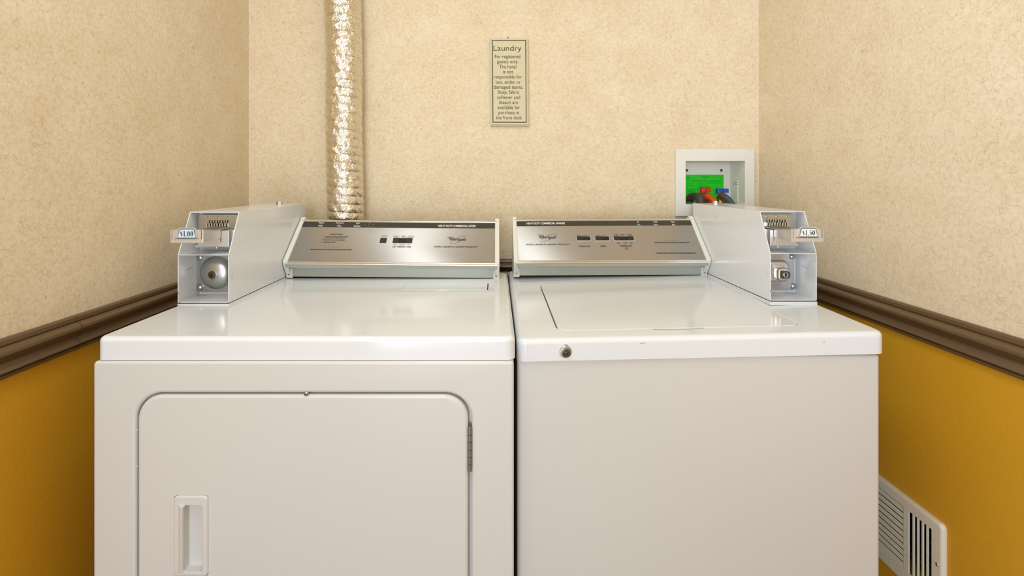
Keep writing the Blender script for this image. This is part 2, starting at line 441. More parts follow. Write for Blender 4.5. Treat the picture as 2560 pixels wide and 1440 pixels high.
# ------------------------------------------------------------------ dryer (left machine)
FR = lambda Yf: (lambda u, v, w_: Vector((u, Yf-w_, v)))        # front-facing plane, w towards the viewer
UP = lambda u, v, w_: Vector((u, v, w_))                        # plane facing up
DX0, DX1, DYF, DYB, DZ = -.7076, .0340, .8686, 1.475, Z(-.279)
dryer = thing('clothes_dryer', (-.337, 1.17, 0), 'white commercial clothes dryer on the left, round-cornered front door and $1.00 coin box', 'dryer')
b = NB()
YC = .8640
slab(b, -.7082, .0315, .03, DZ-.0415, .006, -(DYB-YC), 0, .005, FR(YC),
     holes=[(-.6330, -.0432, .17, Z(-.3760), .047, .016, .006, True)], seg=3)
for x in (-.66, -.02):
    for y in (.93, 1.42): lathe(b, [(.018, 0), (.018, .012), (.008, .014), (.008, .04)], (x, y, 0), (0, 0, 1), 14)
obj('cabinet', b, M_ENAMEL_FRONT, dryer)
b = NB()
slab(b, DX0, DX1, DYF, DYB, .016, DZ-.0405, DZ, .009, UP, holes=[(-.2385, -.0200, 1.239, 1.322, .006, .004, .0012, True)], seg=5)
top = obj('top_panel', b, M_ENAMEL, dryer)
b = NB()      # lint screen lid, with its low finger lip
slab(b, -.2379, -.0225, 1.2396, 1.3214, .005, DZ-.0035, DZ+.0006, .0014, UP, seg=3)
lathe(b, [(.016, 0), (.0155, .0008), (.012, .0014), (0, .0016)], (-.135, 1.2440, DZ-.0002), (0, 0, 1), 24)
obj('lint_screen_lid', b, M_ENAMEL, dryer)
b = NB(); box(b, -.0222, -.0204, 1.243, 1.318, DZ-.0034, DZ-.0010, 0); obj('lid_slot', b, M_GAP, top)
# door
b = NB(); HZ_B, HZ_T = Z(-.6955), Z(-.5535)
slab(b, -.6290, -.0488, .176, Z(-.3785), (.043, .043, .043, .043), -.014, .0015, .006, FR(YC),
     holes=[(-.5640, -.5040, HZ_B, HZ_T, .006, .012, .0, True)], seg=5)
door = obj('door', b, M_ENAMEL_FRONT, dryer)
b = NB()      # moulded pull: raised rim, slanted grip ridge and a deep pocket
slab(b, -.5638, -.5042, HZ_B+.0003, HZ_T-.0003, .007, -.010, .0045, .0035, FR(YC),
     holes=[(-.5455, -.5130, HZ_B+.0085, HZ_T-.0165, .005, .010, .0010, False)], seg=4, back=False)
px0, px1, pz0, pz1 = -.5455, -.5130, HZ_B+.0085, HZ_T-.0165
prev = ring(b, rr(px0, px1, pz0, pz1, .005, 8), -.0055, FR(YC))
for (ins, dep) in ((.0005, -.016), (.003, -.0195), (.008, -.0210)):
    cur = ring(b, rr(px0+ins, px1-ins, pz0+ins, pz1-ins, max(.005-ins*.3, .002), 8), dep, FR(YC)); bridge(b, prev, cur); prev = cur
b.faces.new(prev)
prism(b, [(-.5560, .004), (-.5478, .0085), (-.5462, .0082), (-.5452, .004)], pz0+.004, pz1-.002, 0, 0,
      lambda x, a, c: Vector((a, YC-c, x)))
for zz, s in ((pz1-.002, 1), (pz0+.004, -1)):
    q = [(-.5560, .004), (-.5478, .0085), (-.5462, .0082), (-.5452, .004)]
    A = [b.verts.new(Vector((a, YC-c, zz))) for a, c in q]; T = b.verts.new(Vector((-.5560, YC-.0045, zz+s*.006)))
    for i in range(3): b.faces.new((A[i], A[i+1], T))
obj('door_handle', b, M_ENAMEL_FRONT, door)
b = NB()      # hinge: six knuckles on a pin
hx, hz1, hz0 = -.0462, Z(-.4345), Z(-.5125)
for k in range(6):
    z1 = hz1-(hz1-hz0)*k/6; z0 = hz1-(hz1-hz0)*(k+1)/6
    lathe(b, [(.0030, z0+.0002), (.0038, z0+.0007), (.0038, z1-.0007), (.0030, z1-.0002)], (hx, YC-.0012, 0), (0, 0, 1), 14)
box(b, hx-.0012, hx+.0012, YC-.001, YC+.014, hz0, hz1)
obj('door_hinge', b, M_HINGE, dryer)
b = NB(); screw(b, (at(766, 989, YC).x, YC+.0005, Z(-.3766)), (0, -1, 0), .0042); obj('screw', b, [M_SATIN, M_GAP], dryer)
for py in (1075, 1165):
    b = NB(); lathe(b, [(.0035, 0), (.003, .002), (0, .003)], at(341, py, YC+.006), (0, -1, 0), 10)
    obj('door_bumper', b, [M_PLASTIC], dryer)

# ------------------------------------------------------------------ control panels
def control_panel(root, xl, xr, B, K, T, zl, zr, texts, bands, buttons, lamps, marks, scuffs, ydrop=0):
    """B, K, T: (y, z) of cap foot, knee and top.  zl/zr: small lift of the left and right end."""
    (yb, zb), (yk, zk), (yt, zt) = B, K, T
    tilt = lambda p: Vector((p.x, p.y, p.z+zl+(zr-zl)*(p.x-xl)/(xr-xl)))
    cw = .0125
    fl, fr = xl+cw*.55, xr-cw*.55
    d = Vector((0, yt-yk, zt-zk)); Ls = d.length; e = d/Ls; Ls -= .0058; nrm = Vector((0, -e.z, e.y))      # up the slope; outward
    P0 = Vector((0, yk, zk))-nrm*.0035
    def FP(u, v, w_):  return tilt(Vector((u, 0, 0))+P0+e*v+nrm*w_)
    def hit(px, py):      # photo pixel -> (x, distance up the slope)
        r = Vector(((px-PX0)/F_PX, 1, -(py-PY0)/F_PX)); o = P0-Vector((0, 0, ZC))
        t = o.dot(nrm)/r.dot(nrm); p = r*t
        for _ in range(3):
            dz = zl+(zr-zl)*(p.x-xl)/(xr-xl); o2 = o+Vector((0, 0, dz)); t = o2.dot(nrm)/r.dot(nrm); p = r*t
        return p.x, (p-o2).dot(e)
    # sheet metal body behind the fascia
    b = NB()
    g0 = P0+e*.002-nrm*.0015; g1 = P0+e*(Ls-.002)-nrm*.0015
    q = [(g0.y, g0.z), (g1.y, g1.z), (g1.y+.006, g1.z+.0002), (yt+.022, zt-.010), (yt+.030, zb+.02), (yt+.030, zb+.0006), (yb+.0075, zb+.0006), (yb+.0075, zk-.012)]
    prism(b, q, fl, fr, 0, 0, lambda x, a, c: tilt(Vector((x, a, c))))
    body = obj('control_panel', b, M_GREYTRIM, root)
    # fascia plate
    # top and bottom bright trim bars
    b = NB()
    for (v0, v1, hgt) in ((Ls-.0075, Ls-.0015, .0022), (.0005, .0045, .0020)):
        prism(b, [(v0, -.003), (v0, hgt*.6), (v0+(v1-v0)*.25, hgt), (v0+(v1-v0)*.75, hgt), (v1, hgt*.6), (v1, -.003)], fl, fr, 0, 0, lambda x, a, c: FP(x, a, c))
    prism(b, [(P0.y-.0010, P0.z+.0004), (P0.y-.0035, P0.z-.0012), (P0.y-.0038, P0.z-.0035), (P0.y-.0012, P0.z-.0055), (P0.y+.004, P0.z-.005), (P0.y+.005, P0.z)], fl, fr, 0, 0, lambda x, a, c: tilt(Vector((x, a, c))))
    obj('trim_bar', b, M_TRIMBAR, body)
    # lower moulding and kick strip
    b = NB()
    prism(b, [(P0.y-.0010, P0.z-.0050), (P0.y+.0005, P0.z-.0135), (P0.y+.006, P0.z-.0145), (P0.y+.010, P0.z-.004)], fl, fr, 0, 0, lambda x, a, c: tilt(Vector((x, a, c))))
    prism(b, [(yb+.0020, P0.z-.0130), (yb+.0035, zb+.0035), (yb+.009, zb+.0035), (yb+.009, P0.z-.0130)], fl, fr, 0, 0, lambda x, a, c: tilt(Vector((x, a, c))))
    prism(b, [(yb+.0062, zb+.0002), (yb+.0062, zb+.0040), (yb+.0088, zb+.0040), (yb+.0088, zb+.0002)], fl, fr, 0, 2, lambda x, a, c: tilt(Vector((x, a, c))))  # black strip painting in the shade of the gap below the kick strip
    for (px, py, w_, h_) in scuffs:
        y = yb+.0018; c = at(px, py, y); quad(b, [(c.x-w_, c.z-h_), (c.x+w_, c.z-h_*.4), (c.x+w_*.8, c.z+h_), (c.x-w_*.9, c.z+h_*.7)], 0, lambda u, v, ww: Vector((u, y, v)), 1)
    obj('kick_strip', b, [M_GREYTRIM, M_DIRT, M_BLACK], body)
    # dark indicator band with its lamps
    b = NB(); v1 = Ls-.0088; v0 = v1-bands
    quad(b, [(fl+.002, v0), (fr-.002, v0), (fr-.002, v1), (fl+.002, v1)], .0003, FP, 0)
    quad(b, [(fl+.002, v0-.0010), (fr-.002, v0-.0010), (fr-.002, v0-.0002), (fl+.002, v0-.0002)], .0003, FP, 1)
    obj('indicator_band', b, [M_BAND, M_TRIMBAR], body, recalc=False)
    for (px, py, on) in lamps:
        u, v = hit(px, py); b = NB(); lathe(b, [(.0016, 0), (.0014, .0007), (0, .001)], FP(u, v, .0003), nrm, 12)
        obj('indicator_lamp', b, M_ORANGE if on else M_DIRT, body, label='lit orange indicator lamp' if on else None)
    # fascia plate with its printing
    b = NB(); slab(b, fl, fr, .0035, Ls-.004, .001, -.003, 0, .0005, FP, seg=2, n=2, mi=3)
    bmesh.ops.recalc_face_normals(b, faces=b.faces)
    for (s, px, py, pw, ph, style) in texts:
        u, v = hit(px, py); ua, _ = hit(px-pw/2, py); ub, _ = hit(px+pw/2, py)
        _, va = hit(px, py+ph/2); _, vb = hit(px, py-ph/2)
        kw = dict(off=0.0, shear=0.0, mi=0)
        if 'b' in style: kw['off'] = .022
        if 'i' in style: kw['shear'] = .28
        if 'w' in style: kw['mi'] = 1
        if 'r' in style: kw['mi'] = 2
        text(b, s, u, v, ub-ua, abs(vb-va), FP, w_=.0006, **kw)
    for kind, pts, wd in marks:
        P = [hit(*p) for p in pts]
        stroke(b, P, wd, .0006, FP, 0, closed=(kind == 'loop'))
    fp = obj('fascia_plate', b, [M_INK, M_WHITEINK, M_INKLT, M_STEEL], body, recalc=False, wn=False)
    uvl = fp.data.uv_layers.new(name='grain')
    for lp in fp.data.loops:
        co = fp.data.vertices[lp.vertex_index].co; uvl.data[lp.index].uv = (co.x, co.dot(e))
    # rocker buttons in pale bezels
    for (px_a, px_b, py_a, py_b, ncell) in buttons:
        ua, va = hit(px_a, py_b); ub, vb = hit(px_b, py_a); cy = (py_a+py_b)/2
        b = NB()
        box_mp = lambda u, v, w_: FP(u, v, w_)
        slab(b, ua-.0008, ub+.0008, va-.0008, vb+.0008, .0008, -.001, .0016, .0004, FP, seg=2, n=2, mi=1,
             holes=[(ua, ub, va, vb, .0004, .0014, 0, False)], back=False)
        quad(b, [(ua-.0002, va-.0002), (ub+.0002, va-.0002), (ub+.0002, vb+.0002), (ua-.0002, vb+.0002)], .0004, FP, 0)
        cwid = (ub-ua)/ncell
        for k in range(ncell):
            lift = (.0016 if (k % 2 == 0) else .0002)
            u0 = ua+cwid*k+.0003; u1 = ua+cwid*(k+1)-.0003
            mp_ = lambda u, v, w_, va=va, vb=vb, lift=lift: FP(u, v, w_+lift*(v-va)/(vb-va) if w_ > .0005 else w_)
            slab(b, u0, u1, va+.0003, vb-.0003, .0005, .0003, .0012, .0004, mp_, seg=2, n=2, mi=0 if k % 2 else 2)
        obj('rocker_button', b, [M_BUTTON, M_CAP, M_BUTTON2], body)
    # end caps with a screwed foot
    for side, x0, x1 in ((-1, xl, xl+cw), (1, xr-cw, xr)):
        b = NB()
        q = [(yb, zb), (yb-.0012, zb+.010), (yk+.004, zk-.012), (yk, zk-.003), (yk-.0003, zk+.003), (yt-.001, zt-.003), (yt+.001, zt), (yt+.010, zt+.0005), (yt+.028, zt-.010), (yt+.034, zb)]
        prism(b, q, x0, x1, .0012, 0, lambda x, a, c: tilt(Vector((x, a, c))))
        f0, f1 = (x1-.002, x1+.005) if side < 0 else (x0-.005, x0+.002)
        prism(b, [(yb-.0003, zb), (yb-.0008, zb+.026), (yb+.006, zb+.027), (yb+.006, zb)], f0, f1, .0008, 0, lambda x, a, c: tilt(Vector((x, a, c))))
        obj('end_cap', b, M_CAP, body)
        b = NB(); cx = x0+.0088 if side < 0 else x1-.0088
        screw(b, tilt(Vector((cx, yb-.0008, zb+.0105))), (0, -1, .1), .0033); obj('screw', b, [M_SATIN, M_GAP], body)
    return body

def logo(px, py, k=1.0):
    pts = []
    for i in range(40):
        a = 2*math.pi*i/40; x, y = 24*math.cos(a), 5.2*math.sin(a); t = math.radians(38)
        pts.append((px+k*(x*math.cos(t)-y*math.sin(t)), py-k*(x*math.sin(t)*.62+y*math.cos(t))))
    return pts
d_texts = [('Regular', 804.5, 557, 14, 3.0, 'bw'), ('Heavy', 802, 564.5, 11, 3.0, 'bw'), ('Permanent', 850, 557.5, 19, 3.0, 'bw'), ('Press', 848, 565, 10, 3.0, 'bw'),
           ('Knits', 895, 558, 9, 3.0, 'bw'), ('Delicates', 893, 565.3, 16, 3.0, 'bw'),
           ('HEAVY DUTY COMMERCIAL DRYER', 1142, 565.3, 94, 5.0, 'biw'),
           ('INSTRUCTIONS', 841, 586, 31, 2.8, 'b'), ('1.  Check lint screen, remove clothes', 840, 591.6, 62, 2.3, 'b'), ('to start the drying machine', 837, 594.8, 54, 2.3, 'b'),
           ('2.  Select Dry Temperature/Cycle', 833, 600, 58, 2.4, 'b'), ('3.  Push Start Button', 820.5, 605.6, 37, 2.4, 'b'),
           ('DO NOT OVERLOAD', 830, 618, 40, 1.7, 'r'), ('MACHINE WILL NOT OPERATE WHEN DOOR IS OPEN', 828, 624.2, 104, 2.6, 'bi'),
           ('PUSH TO', 961.5, 589.6, 15, 1.9, ''), ('START', 961, 592.2, 10, 1.9, ''),
           ('REGULAR', 991.5, 590, 16, 1.9, ''), ('HEAVY', 991, 592.8, 11, 1.9, ''), ('PERM', 1009, 590, 10, 1.9, ''), ('PRESS', 1009, 592.8, 11, 1.9, ''), ('KNITS', 1027, 590, 10, 1.9, ''), ('DELICATES', 1027, 592.8, 18, 1.9, ''),
           ('HIGH', 988, 612, 8, 2.1, ''), ('MEDIUM', 1005, 612, 14, 2.1, ''), ('LOW', 1021, 612, 8, 2.1, ''), ('DRY TEMPERATURES', 1004.5, 617.3, 46, 2.8, 'b'),
           ('Whirlpool', 1143.5, 598.6, 42, 6.4, 'b'), ('WORLD LEADER IN LAUNDRY PRODUCTS', 1139.5, 617.3, 110, 3.0, 'bi')]
d_marks = [('loop', logo(1144.5, 599.8), .0006), ('line', [(1118, 593.2), (1134, 593.2)], .0011), ('line', [(1122, 594.6), (1133, 595)], .0010)]
ZD = -.279
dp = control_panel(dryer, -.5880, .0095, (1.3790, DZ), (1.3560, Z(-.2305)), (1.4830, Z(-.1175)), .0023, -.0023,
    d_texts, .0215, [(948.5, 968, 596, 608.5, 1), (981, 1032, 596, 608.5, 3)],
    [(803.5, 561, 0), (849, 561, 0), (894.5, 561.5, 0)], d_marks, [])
# worn, peeling paint on the band
b = NB()
random.seed(3)
for k in range(16):
    px = random.uniform(903, 934); py = random.uniform(556, 567); c = at(px, py, 1.4665)
    r_ = random.uniform(.0004, .0016)
    n_ = Vector((0, -.671, .741))
    # project on the slope plane of the fascia
    P0 = Vector((0, 1.3560, Z(-.2305))); nv = Vector((0, -(.1150), .1270)).normalized()
    ray = Vector(((px-PX0)/F_PX, 1, -(py-PY0)/F_PX)); o = P0-nv*.0027-Vector((0, 0, ZC)); t = o.dot(nv)/ray.dot(nv); p = ray*t+Vector((0, 0, ZC))
    vs = [b.verts.new(p+Vector((math.cos(a)*r_*random.uniform(.6, 1.3), 0, 0))+Vector((0, .741, .671))*math.sin(a)*r_) for a in [2*math.pi*i/7 for i in range(7)]]
    b.faces.new(vs)
obj('worn_marks', b, M_SEAMGREY, dp, recalc=False)['kind'] = 'stuff'

# ------------------------------------------------------------------ coin boxes
def digits(bm, s, cu, cv, cap, mp, w_, mi):
    """serif price numerals drawn as thick-thin strokes"""
    x = 0; items = []
    wds = {'$': .52, '1': .40, '.': .24, '0': .54, '5': .52}
    tot = sum(wds[c] for c in s)+.06*(len(s)-1)
    x = -tot/2
    for ch in s:
        wd = wds[ch]; cx = x+wd/2
        def S_(pts, t, closed=False):
            stroke(bm, [(cu+(cx+a)*cap, cv+b_*cap) for a, b_ in pts], (lambda k: t(k)*cap) if callable(t) else t*cap, w_, mp, mi, closed)
        if ch == '0':
            n = 28; P = [(.17*math.cos(2*math.pi*i/n), .44*math.sin(2*math.pi*i/n)) for i in range(n+1)]
            S_(P, lambda k: .05+.13*abs(math.cos(2*math.pi*k)))
        elif ch == '1':
            S_([(0.02, -.46), (0.02, .50)], .15); S_([(-.13, -.47), (.17, -.47)], .06); S_([(-.13, .33), (0.0, .44)], .07)
        elif ch == '.': S_([(-.075, -.42), (.075, -.42)], .15)
        elif ch == '5':
            S_([(.19, .44), (-.10, .44)], .12); S_([(-.10, .44), (-.15, .08)], .06)
            P = [(-.15+.0, .08), (-.02, .13), (.10, .06), (.155, -.10), (.12, -.32), (-.02, -.44), (-.16, -.42)]
            S_(P, lambda k: .06+.12*math.sin(math.pi*min(1, k*1.15)))
        elif ch == '$':
            P = []
            for i in range(21):
                t = i/20; a = math.radians(50+t*220) if t < .5 else None
                y = .36-.72*t; xx = .15*math.cos(math.pi*1.0+ (0 if t < .5 else 0)) 
                P.append((.15*math.sin(2*math.pi*(t)+math.pi)*1.0 if 0 else (-.15*math.sin(2*math.pi*t*.92+.25) ), y))
            S_([(.14, .26)]+P[1:-1]+[(-.15, -.26)], lambda k: .05+.11*math.sin(math.pi*k))
            S_([(0, .56), (0, -.56)], .04)
        x += wd+.06

def coin_box(root, x0, x1, yf, side, price, tagm, edgem, zbase, label):
    """x0..x1 width, yf front of the lower face, side -1: the case stands left of the lens, +1: right of it"""
    zb, zk, zt = Z(-.2738), Z(-.1675), Z(-.0750)
    yt, yr = yf+.0440, yf+.4330
    t = .0022
    cx = (x0+x1)/2
    b = NB()
    # folded sheet case: two cheeks, roof, shelf, floor, back
    side_poly = [(yf, zb), (yf, zk), (yt, zt), (yr, zt), (yr, zb)]
    prism(b, side_poly, x0, x0+t, .0006); prism(b, side_poly, x1-t, x1, .0006)
    box(b, x0+t*.5, x1-t*.5, yt, yr, zt-t, zt, .0004)
    box(b, x0+t, x1-t, yf, yf+.075, zk-t*.5, zk+t*.4, .0004)
    box(b, x0+t*.5, x1-t*.5, yf, yr, zb, zb+t, .0004)
    box(b, x0+t, x1-t, yf+.078, yf+.081, zb+t, zt-t)
    box(b, x0+t, x1-t, yr-.003, yr, zb+t, zt-t)
    # chipped paint and pencil-thin scratches, kept as their own patches
    yfr = yf-.00025
    FM = lambda u, v, w_: Vector((u, yfr, v))
    def chip(u, v, a, c):
        quad(b, [(u-a, v-c), (u+a*.8, v-c*.8), (u+a, v+c*.6), (u, v+c), (u-a, v+c*.5)], 0, FM, 1)
    ins = [(x0+.0012, zb+.022, .0006, .003), (x0+.0012, zk-.012, .0004, .001), (x1-.0012, zk-.001, .0009, .0005), (x0+.0012, zk-.001, .0009, .0005),
           (x0+.006, zb+.0012, .0010, .0006), (cx-.01, zb+.0012, .0012, .0004), (x1-.0012, zb+.001, .0009, .0006)]
    for q in ins: chip(*q)
    # screw-head dimple at the outer cheek
    inner = x1 if side < 0 else x0
    ix = inner+(.0002 if side < 0 else -.0002)
    IM = lambda u, v, w_: Vector((ix, u, v))
    for (yy, zz, a, c) in ((yf+.012, zb+.058, .0006, .0018), (yf+.27, zt-.030, .0006, .002) if side > 0 else (yf+.012, zb+.052, .0003, .001),
                           (yf+.29, zt-.026, .0006, .002) if side > 0 else (yf+.012, zb+.05, .0003, .001)):
        quad(b, [(yy-a, zz-c), (yy+a, zz-c), (yy+a, zz+c), (yy-a, zz+c)], 0, IM, 1)
    # inner-cheek scratch
    fx = x0+t+.0002 if side < 0 else x1-t-.0002
    stroke(b, [(yf+.030, zb+.066), (yf+.040, zb+.069), (yf+.052, zb+.071)], .0007, 0, lambda u, v, w_: Vector((fx, u, v)), 1)
    case = obj('coin_box', b, [M_BOX, M_CHIP], root, label=label)
    # mounting base
    b = NB(); box(b, x0-.0005, x1+.0005, yf-.001, yr, zbase, zb-.0016, .001); box(b, x0+.0010, x1-.0010, yf+.0008, yr-.002, zb-.0018, zb+.0002, 0, 1); obj('mounting_base', b, [M_BOX, M_BLACK], case)
    b = NB(); lathe(b, [(.0105, 0), (.0105, .003), (.0085, .0065), (.0085, .0085), (0, .009)], (cx-.002, yr-.045, zt), (0, 0, 1), 8); obj('bolt', b, M_SATIN, case)
    # slot plate
    yp = yf+.0640
    pz0, pz1 = Z(-.1560), Z(-.0825)
    pu0, pu1 = (x0+.0085, x1-.0115) if side < 0 else (x0+.0115, x1-.0130)
    b = NB(); slab(b, pu0, pu1, pz0, pz1, .006, -.012, .003, .0012, FR(yp), seg=3, n=5)
    plate = obj('slot_plate', b, M_SATIN, case)
    b = NB(); u_c = (pu0+pu1)/2-(.000 if side < 0 else .003)
    pit = .0061
    for k in range(8):      # eight upright slots that kink towards the tray
        u = u_c+(k-3.5)*pit; s = -side
        P = [(u+.0012*s, Z(-.0955)), (u+.0012*s, Z(-.1000)), (u-.0002*s, Z(-.1040)), (u-.0002*s, Z(-.1080)), (u-.002*s, Z(-.1125))]
        stroke(b, P, .0020, .0032, FR(yp), 0)
        if k < 7:
            quad(b, [(u+pit*.30, Z(-.1010)), (u+pit*.72, Z(-.1010)), (u+pit*.68, Z(-.1025)), (u+pit*.30, Z(-.1025))], .0032, FR(yp), 0) if k % 2 else None
    obj('coin_slots', b, [M_BLACK, M_CHROME], case, recalc=False)
    b = NB()
    for k in range(9):
        u = u_c+(k-4)*pit; box(b, u-.0018, u+.0018, yp-.0085, yp-.002, Z(-.1115), Z(-.1025), .0008)
    obj('coin_guides', b, M_CHROME, case)
    for du, r_ in ((-.024, .0026), (0, .0030), (.024, .0026)):
        b = NB(); screw(b, (u_c+du, yp-.003, Z(-.0885)), (0, -1, 0), r_); obj('screw', b, [M_CHROME, M_GAP], case)
    # chute body under the tray
    hz0, hz1 = Z(-.1530), Z(-.1165)
    hu0, hu1 = u_c-.026, pu1-.002
    if side > 0: hu0, hu1 = pu0+.002, u_c+.026
    b = NB(); box(b, hu0, hu1, yp-.040, yp-.002, hz0, hz1, .0012)
    lathe(b, [(.0080, hz0+.001), (.0080, hz1)], ((hu1+.001 if side < 0 else hu0-.001), yp-.016, 0), (0, 0, 1), 16)
    box(b, pu0+.002, pu1-.001, yp-.018, yp, hz0-.0045, hz0+.001, .0006)
    lathe(b, [(.0028, 0), (.0028, .005), (.0022, .0055)], (u_c+.010*(-side), yp-.026, hz0-.0052), (0, 0, 1), 12)
    obj('chute', b, M_SLIDE, case)
    # sliding tray: deck with coin holes, two cheeks, front plate
    ty0, ty1 = yf-.0560, yp-.004
    tz1 = Z(-.1135); tu0, tu1 = u_c-.027, u_c+.027
    b = NB()
    box(b, tu0, tu1, ty0+.001, ty1, tz1-.0016, tz1, .0004)
    for u in (tu0, tu1): box(b, u-.0008, u+.0008, ty0+.001, yf+.022, tz1-.0190, tz1, .0004)
    box(b, tu0, tu1, yf+.018, yf+.0205, tz1-.0300, tz1-.001, .0004)
    box(b, tu0, tu1, ty0+.001, yf+.022, tz1-.0200, tz1-.0182, .0004)
    for k in range(8):      # coin wells in the deck
        u = u_c+(k-3.5)*pit
        for yy in (yf+.010, yf+.028, yf+.044):
            quad(b, [(u-.0016, yy), (u+.0016, yy), (u+.0016, yy+.009), (u-.0016, yy+.009)], tz1+.0002, UP, 1)
    obj('coin_tray', b, [M_SLIDE, M_BLACK], case)
    b = NB()
    fu0, fu1 = u_c-.0345, u_c+.0345; fz0, fz1 = Z(-.1340), Z(-.1060)
    outline = [(fu0, fz0), (fu1, fz0), (fu1, fz1), (fu1-.009, fz1), (fu1-.009, fz1-.004), (fu0+.009, fz1-.004), (fu0+.009, fz1), (fu0, fz1)]
    outline = [(fu0, fz0), (fu1, fz0), (fu1, fz1), (fu0, fz1)]
    prism(b, outline, ty0, ty0+.0022, .0006, 0, lambda y, u, v: Vector((u, y, v)))
    MF = lambda u, v, w_: Vector((u, ty0-w_, v))
    stroke(b, [(fu0+.007, fz1-.0012), (fu0+.0035, fz1-.0012), (fu0+.0035, fz0+.0085), (fu0+.006, fz0+.0085)], .0006, .0002, MF, 1)
    stroke(b, [(fu1-.007, fz1-.0012), (fu1-.0035, fz1-.0012), (fu1-.0035, fz0+.0085), (fu1-.006, fz0+.0085)], .0009, .0002, MF, 1)
    zz = fz0+.0088
    for k in range(8):
        u = u_c+(k-3.5)*pit; stroke(b, [(u-.0026, zz-.0009), (u-.0014, zz+.0008), (u+.0014, zz+.0008), (u+.0026, zz-.0009)], .0008, .0002, MF, 1)
    obj('tray_front', b, [M_SLIDE, M_BLACK], case)
    # price card held on the tray front
    tc_ = u_c+(.0010 if side > 0 else .0010)
    b = NB(); A = [(tc_-.0190, zz+.0022), (tc_+.0190, zz+.0022), (tc_+.0155, zz+.0186), (tc_+.0130, zz+.0206), (tc_-.0130, zz+.0206), (tc_-.0155, zz+.0186)]
    back = [(tc_+(u-tc_)*1.22, zz+.0012+(v-zz)*1.08) for u, v in A]
    prism(b, back, ty0-.0011, ty0-.0004, 0, 2, lambda y, u, v: Vector((u, y, v)))
    prism(b, A, ty0-.0018, ty0-.0010, 0, 0, lambda y, u, v: Vector((u, y, v)))
    stroke(b, A, .0014, .0020, MF, 1, closed=True)
    digits(b, price, tc_, zz+.0108, .0112, MF, .0021, 3)
    obj('price_card', b, [tagm, edgem, M_SLIDE, M_INK], case)
    # vault door behind the lower opening
    yv = yf+.070; vz0, vz1 = Z(-.2650), zk-.003
    vu0, vu1 = (x0+.0075, x1-.004) if side < 0 else (x0+.004, x1-.0095)
    b = NB(); slab(b, vu0, vu1, vz0, vz1, .0015, -.006, .002, .0006, FR(yv), seg=2, n=3)
    obj('vault_plate', b, M_VAULT, case)
    if side < 0:
        c0 = at(543, 681, yv); b = NB()
        lathe(b, [(.0390, .0018), (.0382, .0034), (.0368, .0036), (.0355, .0062), (.0325, .0100), (.0270, .0135), (.0190, .0158), (.0090, .0168), (0, .0170)], (c0.x, yv, c0.z), (0, -1, 0), 48)
        lk = at(530, 687, yv-.018)
        lathe(b, [(.0140, -.012), (.0125, -.002), (.0105, .0030), (.0095, .0045)], (lk.x, yv-.013, lk.z), (0, -1, 0), 28)
        obj('vault_door', b, M_VAULT, case, smooth=60)
        b = NB(); lathe(b, [(.0090, 0), (.0090, .0012), (.0070, .0016), (.0065, .0004), (0, .0004)], (lk.x, yv-.0172, lk.z), (0, -1, 0), 24)
        lathe(b, [(.0050, 0), (.0050, .002), (0, .0024)], (lk.x+.0005, yv-.0172, lk.z), (0, -1, 0), 20)
        box(b, lk.x-.0010, lk.x+.0012, yv-.0202, yv-.019, lk.z-.0042, lk.z+.0032, 0, 1)
        obj('lock_cylinder', b, [M_LOCKDARK, M_BLACK], case)
        sp = ((503, 643, .0085), (502, 718, .0085))
    else:
        c0 = at(1947, 676, yv); b = NB()
        slab(b, c0.x-.030, c0.x+.022, c0.z-.026, c0.z+.026, (.018, .010, .010, .014), 0, .011, .008, FR(yv), seg=5, n=8)
        lk = at(1961, 686, yv-.02)
        slab(b, lk.x-.0155, lk.x+.0155, lk.z-.0160, lk.z+.0160, (.013, .009, .009, .013), .004, .021, .0050, FR(yv), seg=5, n=8)
        obj('vault_door', b, M_CHROME, case, smooth=60)
        b = NB()
        slab(b, lk.x-.0105, lk.x+.0125, lk.z-.0095, lk.z+.0085, (.008, .004, .005, .006), .018, .0225, .0008, FR(yv), seg=2, n=6, mi=0)
        lathe(b, [(.0062, 0), (.0062, .0022), (.0054, .0028), (0, .0028)], (lk.x+.001, yv-.0222, lk.z-.0005), (0, -1, 0), 24, 2)
        box(b, lk.x-.0008, lk.x+.0020, yv-.0256, yv-.0245, lk.z-.0048, lk.z+.0040, 0, 1)
        obj('lock_cylinder', b, [M_LOCKDARK, M_BLACK, M_CHROME], case)
        sp = ((1979, 641, .0080), (1981.5, 715, .0080))
    for (px, py, r_) in sp:
        c = at(px, py, yv); b = NB(); screw(b, (c.x, yv-.002, c.z), (0, -1, 0), r_*.85, slot=False); obj('rivet', b, M_VAULT, case)
    # dirt in the corner of the lower pocket
    b = NB()
    random.seed(5)
    for k in range(9):
        u = x0+.010+random.random()*.016 if side < 0 else x1-.012-random.random()*.020
        v = yf+.052+random.random()*.014; r_ = random.uniform(.0006, .0018)
        quad(b, [(u-r_*1.6, v-r_), (u+r_*1.5, v-r_*.7), (u+r_*1.4, v+r_), (u-r_, v+r_*.8)], zb+t+.0003, UP)
    obj('dirt_specks', b, M_DIRT, case, recalc=False)['kind'] = 'stuff'
    return case
coin_box(dryer, -.7045, -.5905, 1.0885, -1, '$1.00', M_TAGBLUE, M_TAGEDGE, DZ-.0004, 'white coin box with a blue-edged $1.00 card')

